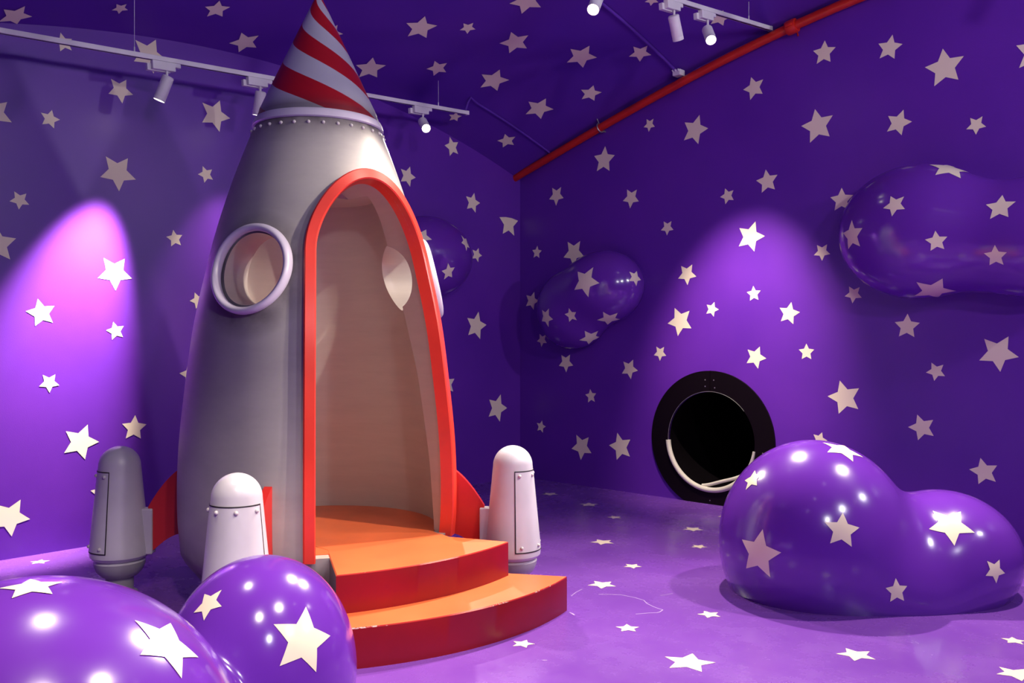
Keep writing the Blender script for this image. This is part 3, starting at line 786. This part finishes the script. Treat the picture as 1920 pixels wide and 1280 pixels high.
for r, q in ((R3, 'over the middle of the room'), (R4, 'added for fill over the camera side')): make_track(r, .5, 8.2, (1.2, 4.2, 7.2), 'white lighting track above the frame, ' + q, GT)

def make_lamp(r, px, aim, lit, label, watts=0, cone=50, blend=.6, drop=.13, length=.155, rad_=.042, t=None, group=None, size=.035, col=WARM):
    p = r.p(r.t(px) if t is None else t) - Vector((0, 0, .017))
    t = empty('track_spotlight', p, label, 'spotlight', group); m4 = rail_frame(r)
    bm = bmesh.new(); box(bm, (-.03, 0, -.032), (.17, .042, .062), bevel=.004); box(bm, (.072, 0, -.016), (.05, .034, .03), bevel=.003)
    box(bm, (-.055, .030, -.045), (.17, .035, .05), bevel=.004)
    add('adapter', bm_mesh(bm), MWH, t).matrix_local = m4
    hz = -drop; bm = bmesh.new(); tube(bm, [Vector((0, 0, -.06)), Vector((0, 0, hz + .01))], .009, 10); add('stem', bm_mesh(bm), MWH, t)
    d = (Vector(aim) - (p + Vector((0, 0, hz)))).normalized(); H = Matrix.Translation((0, 0, hz)) @ frame_from(d)
    bm = bmesh.new(); lathe(bm, [(0, -.03), (rad_ * .86, -.03), (rad_, -.022), (rad_, length - .03), (rad_ * .985, length - .028), (rad_ * .985, length - .024), (rad_, length - .022), (rad_, length), (rad_ * .9, length), (rad_ * .86, length - .012)], 40)
    h = add('lamp_head', bm_mesh(bm), MWH, t, 35); h.matrix_local = H
    bm = bmesh.new(); lathe(bm, [(0, length - .010), (rad_ * .88, length - .010)], 32)
    add('lens', bm_mesh(bm, recalc=False), MEM if lit else MOFF, h)
    if watts:
        ld = bpy.data.lights.new('spot', 'SPOT'); ld.energy = watts * EN; ld.color = col; ld.spot_size = math.radians(cone); ld.spot_blend = blend; ld.shadow_soft_size = size
        lo = bpy.data.objects.new('spot', ld); COL.objects.link(lo); lo.parent = h
        lo.location = (0, 0, length + .03); lo.rotation_euler = (math.pi, 0, 0)
    return t
make_lamp(R1, 313, on_left(118, 640), True, 'white spotlight on the left track, turned towards the wall', 2600, 38, 1.0)
make_lamp(R1, 488, on_left(420, 700), True, 'white spotlight half hidden behind the striped nose cone', 120, 60, .9)
make_lamp(R1, 793, (0.9, 3.2, 0.0), True, 'lit spotlight at the right end of the left track', 480, 75, .5, drop=.14)
make_lamp(R2, 1327, (1.6, 3.0, 0.0), True, 'lit spotlight nearest the red pipe', 850, 80, .5, drop=.15)
make_lamp(R2, 1264, on_right(1395, 680), True, 'white spotlight turned away from the room, beside the lit one near the pipe', 760, 48, 1.0)
make_lamp(R2, 1120, (-0.6, 2.9, .3), True, 'lit spotlight cut by the top edge, above the dark ceiling conduit', 600, 75, .6)
# rest of the rails above and behind the frame, with added ambient floods
G = 'spotlights further along the tracks above the frame'
FAR = {id(R2): 'pipe-side', id(R3): 'middle', id(R4): 'added camera-side fill'}
CNT = {}
def far_label(r, t):
    CNT[id(r)] = CNT.get(id(r), 0) + 1
    return '%s white spotlight above the frame on the %s lighting track' % (('first', 'second', 'third', 'fourth', 'fifth')[CNT[id(r)] - 1], FAR[id(r)])
COOL = (0.95, 0.89, 0.95)
for (r, t, aim, wt, cn, bl, sz) in (
        (R3, 1.0, (1.9, 5.1, 0.0), 600, 70, .5, .06),
        (R3, 3.0, (-1.0, 5.1, 1.2), 430, 50, .6, .06),
        (R3, 4.6, (-0.9, 3.2, .3), 350, 45, .6, .06),
        (R3, 6.4, (-1.4, 2.6, .3), 350, 70, .6, .06),
        (R2, 5.6, (-2.6, 3.0, 0.0), 130, 80, .6, .06),
        (R4, 2.2, (-.75, 5.0, 1.35), 900, 19, .5, .06),
        (R4, 1.2, (1.5, 7.5, 3.0), 210, 150, 1.0, .12),  # from here on: unseen wide floods added as ambient fill
        (R4, 4.0, (0.5, 6.0, 3.0), 210, 150, 1.0, .12),
        (R4, 6.5, (-2.5, 5.5, 3.0), 210, 150, 1.0, .12)):
    make_lamp(r, 0, aim, True, far_label(r, t), wt, cn, bl, t=t, group=G, size=sz, col=COOL if cn == 150 else WARM)

surf_line((895, 190), (1032, 287), 14, .011, 'conduit', 'thin purple conduit across the ceiling from the left track to the red pipe',
          extra=[R1.p(R1.ta + .03) + Vector((0, 0, h)) + TDV * q for h, q in ((.02, 0), (.10, .03), (.16, .07))])
surf_line((1100, -12), (1272, 127), 14, .014, 'conduit', 'purple conduit running from the top edge down to the white junction box')
# surface conduit along the top of the right wall
bm = bmesh.new(); pts = []
for px, py in ((1300, 122), (1340, 103), (1390, 79), (1440, 42), (1500, 12), (1560, -18)):
    p = on_plane(px, py, np.array([CN[0], CN[1], 0]) + NR * .015, NR); s = st(p)[0]; pts.append(room(s, .016, min(p[2], cz(s, 0) - .01)))
tube(bm, pts, .009, 8); o = add('conduit', bm_mesh(bm), MCOND, None, 60); tag(o, 'purple conduit running level above the red pipe on the right wall', 'conduit')
pj = Vector(on_ceiling(1273, 131)); s, tt = st(pj)
jb = empty('junction_box', room(s, max(tt, .10), cz(s, .1) - .035), 'small white junction box where a conduit meets the red pipe', 'junction box')
m4 = Matrix((Vector((RS[0], RS[1], 0)), Vector((LT[0], LT[1], 0)), Vector((0, 0, -1)))).transposed().to_4x4()
bm = bmesh.new(); box(bm, (0, 0, 0), (.085, .085, .055), bevel=.006); add('housing', bm_mesh(bm), MWH, jb).matrix_local = m4
for q in (-.03, 0, .03):
    bm = bmesh.new(); tube(bm, [Vector((q, .045, -.012)), Vector((q, .062, -.02))], .008, 8); add('cable_gland', bm_mesh(bm), MWH, jb).matrix_local = m4

# ------------------------------------------------------------------ turn the room so its walls run along X and Y
RZ = Matrix.Rotation(YAW, 4, 'Z')
for o in list(SC.objects):
    if o.parent is not None or o is cam: continue
    if o.type == 'MESH': o.data.transform(RZ)
    elif o['category'] in ('rocket',): o.matrix_world = RZ @ o.matrix_basis
    else:
        o.location = RZ @ o.location
        for c in o.children:
            if c.type == 'MESH' and c.matrix_basis == Matrix.Identity(4): c.data.transform(RZ)
            else: c.matrix_basis = RZ @ c.matrix_basis
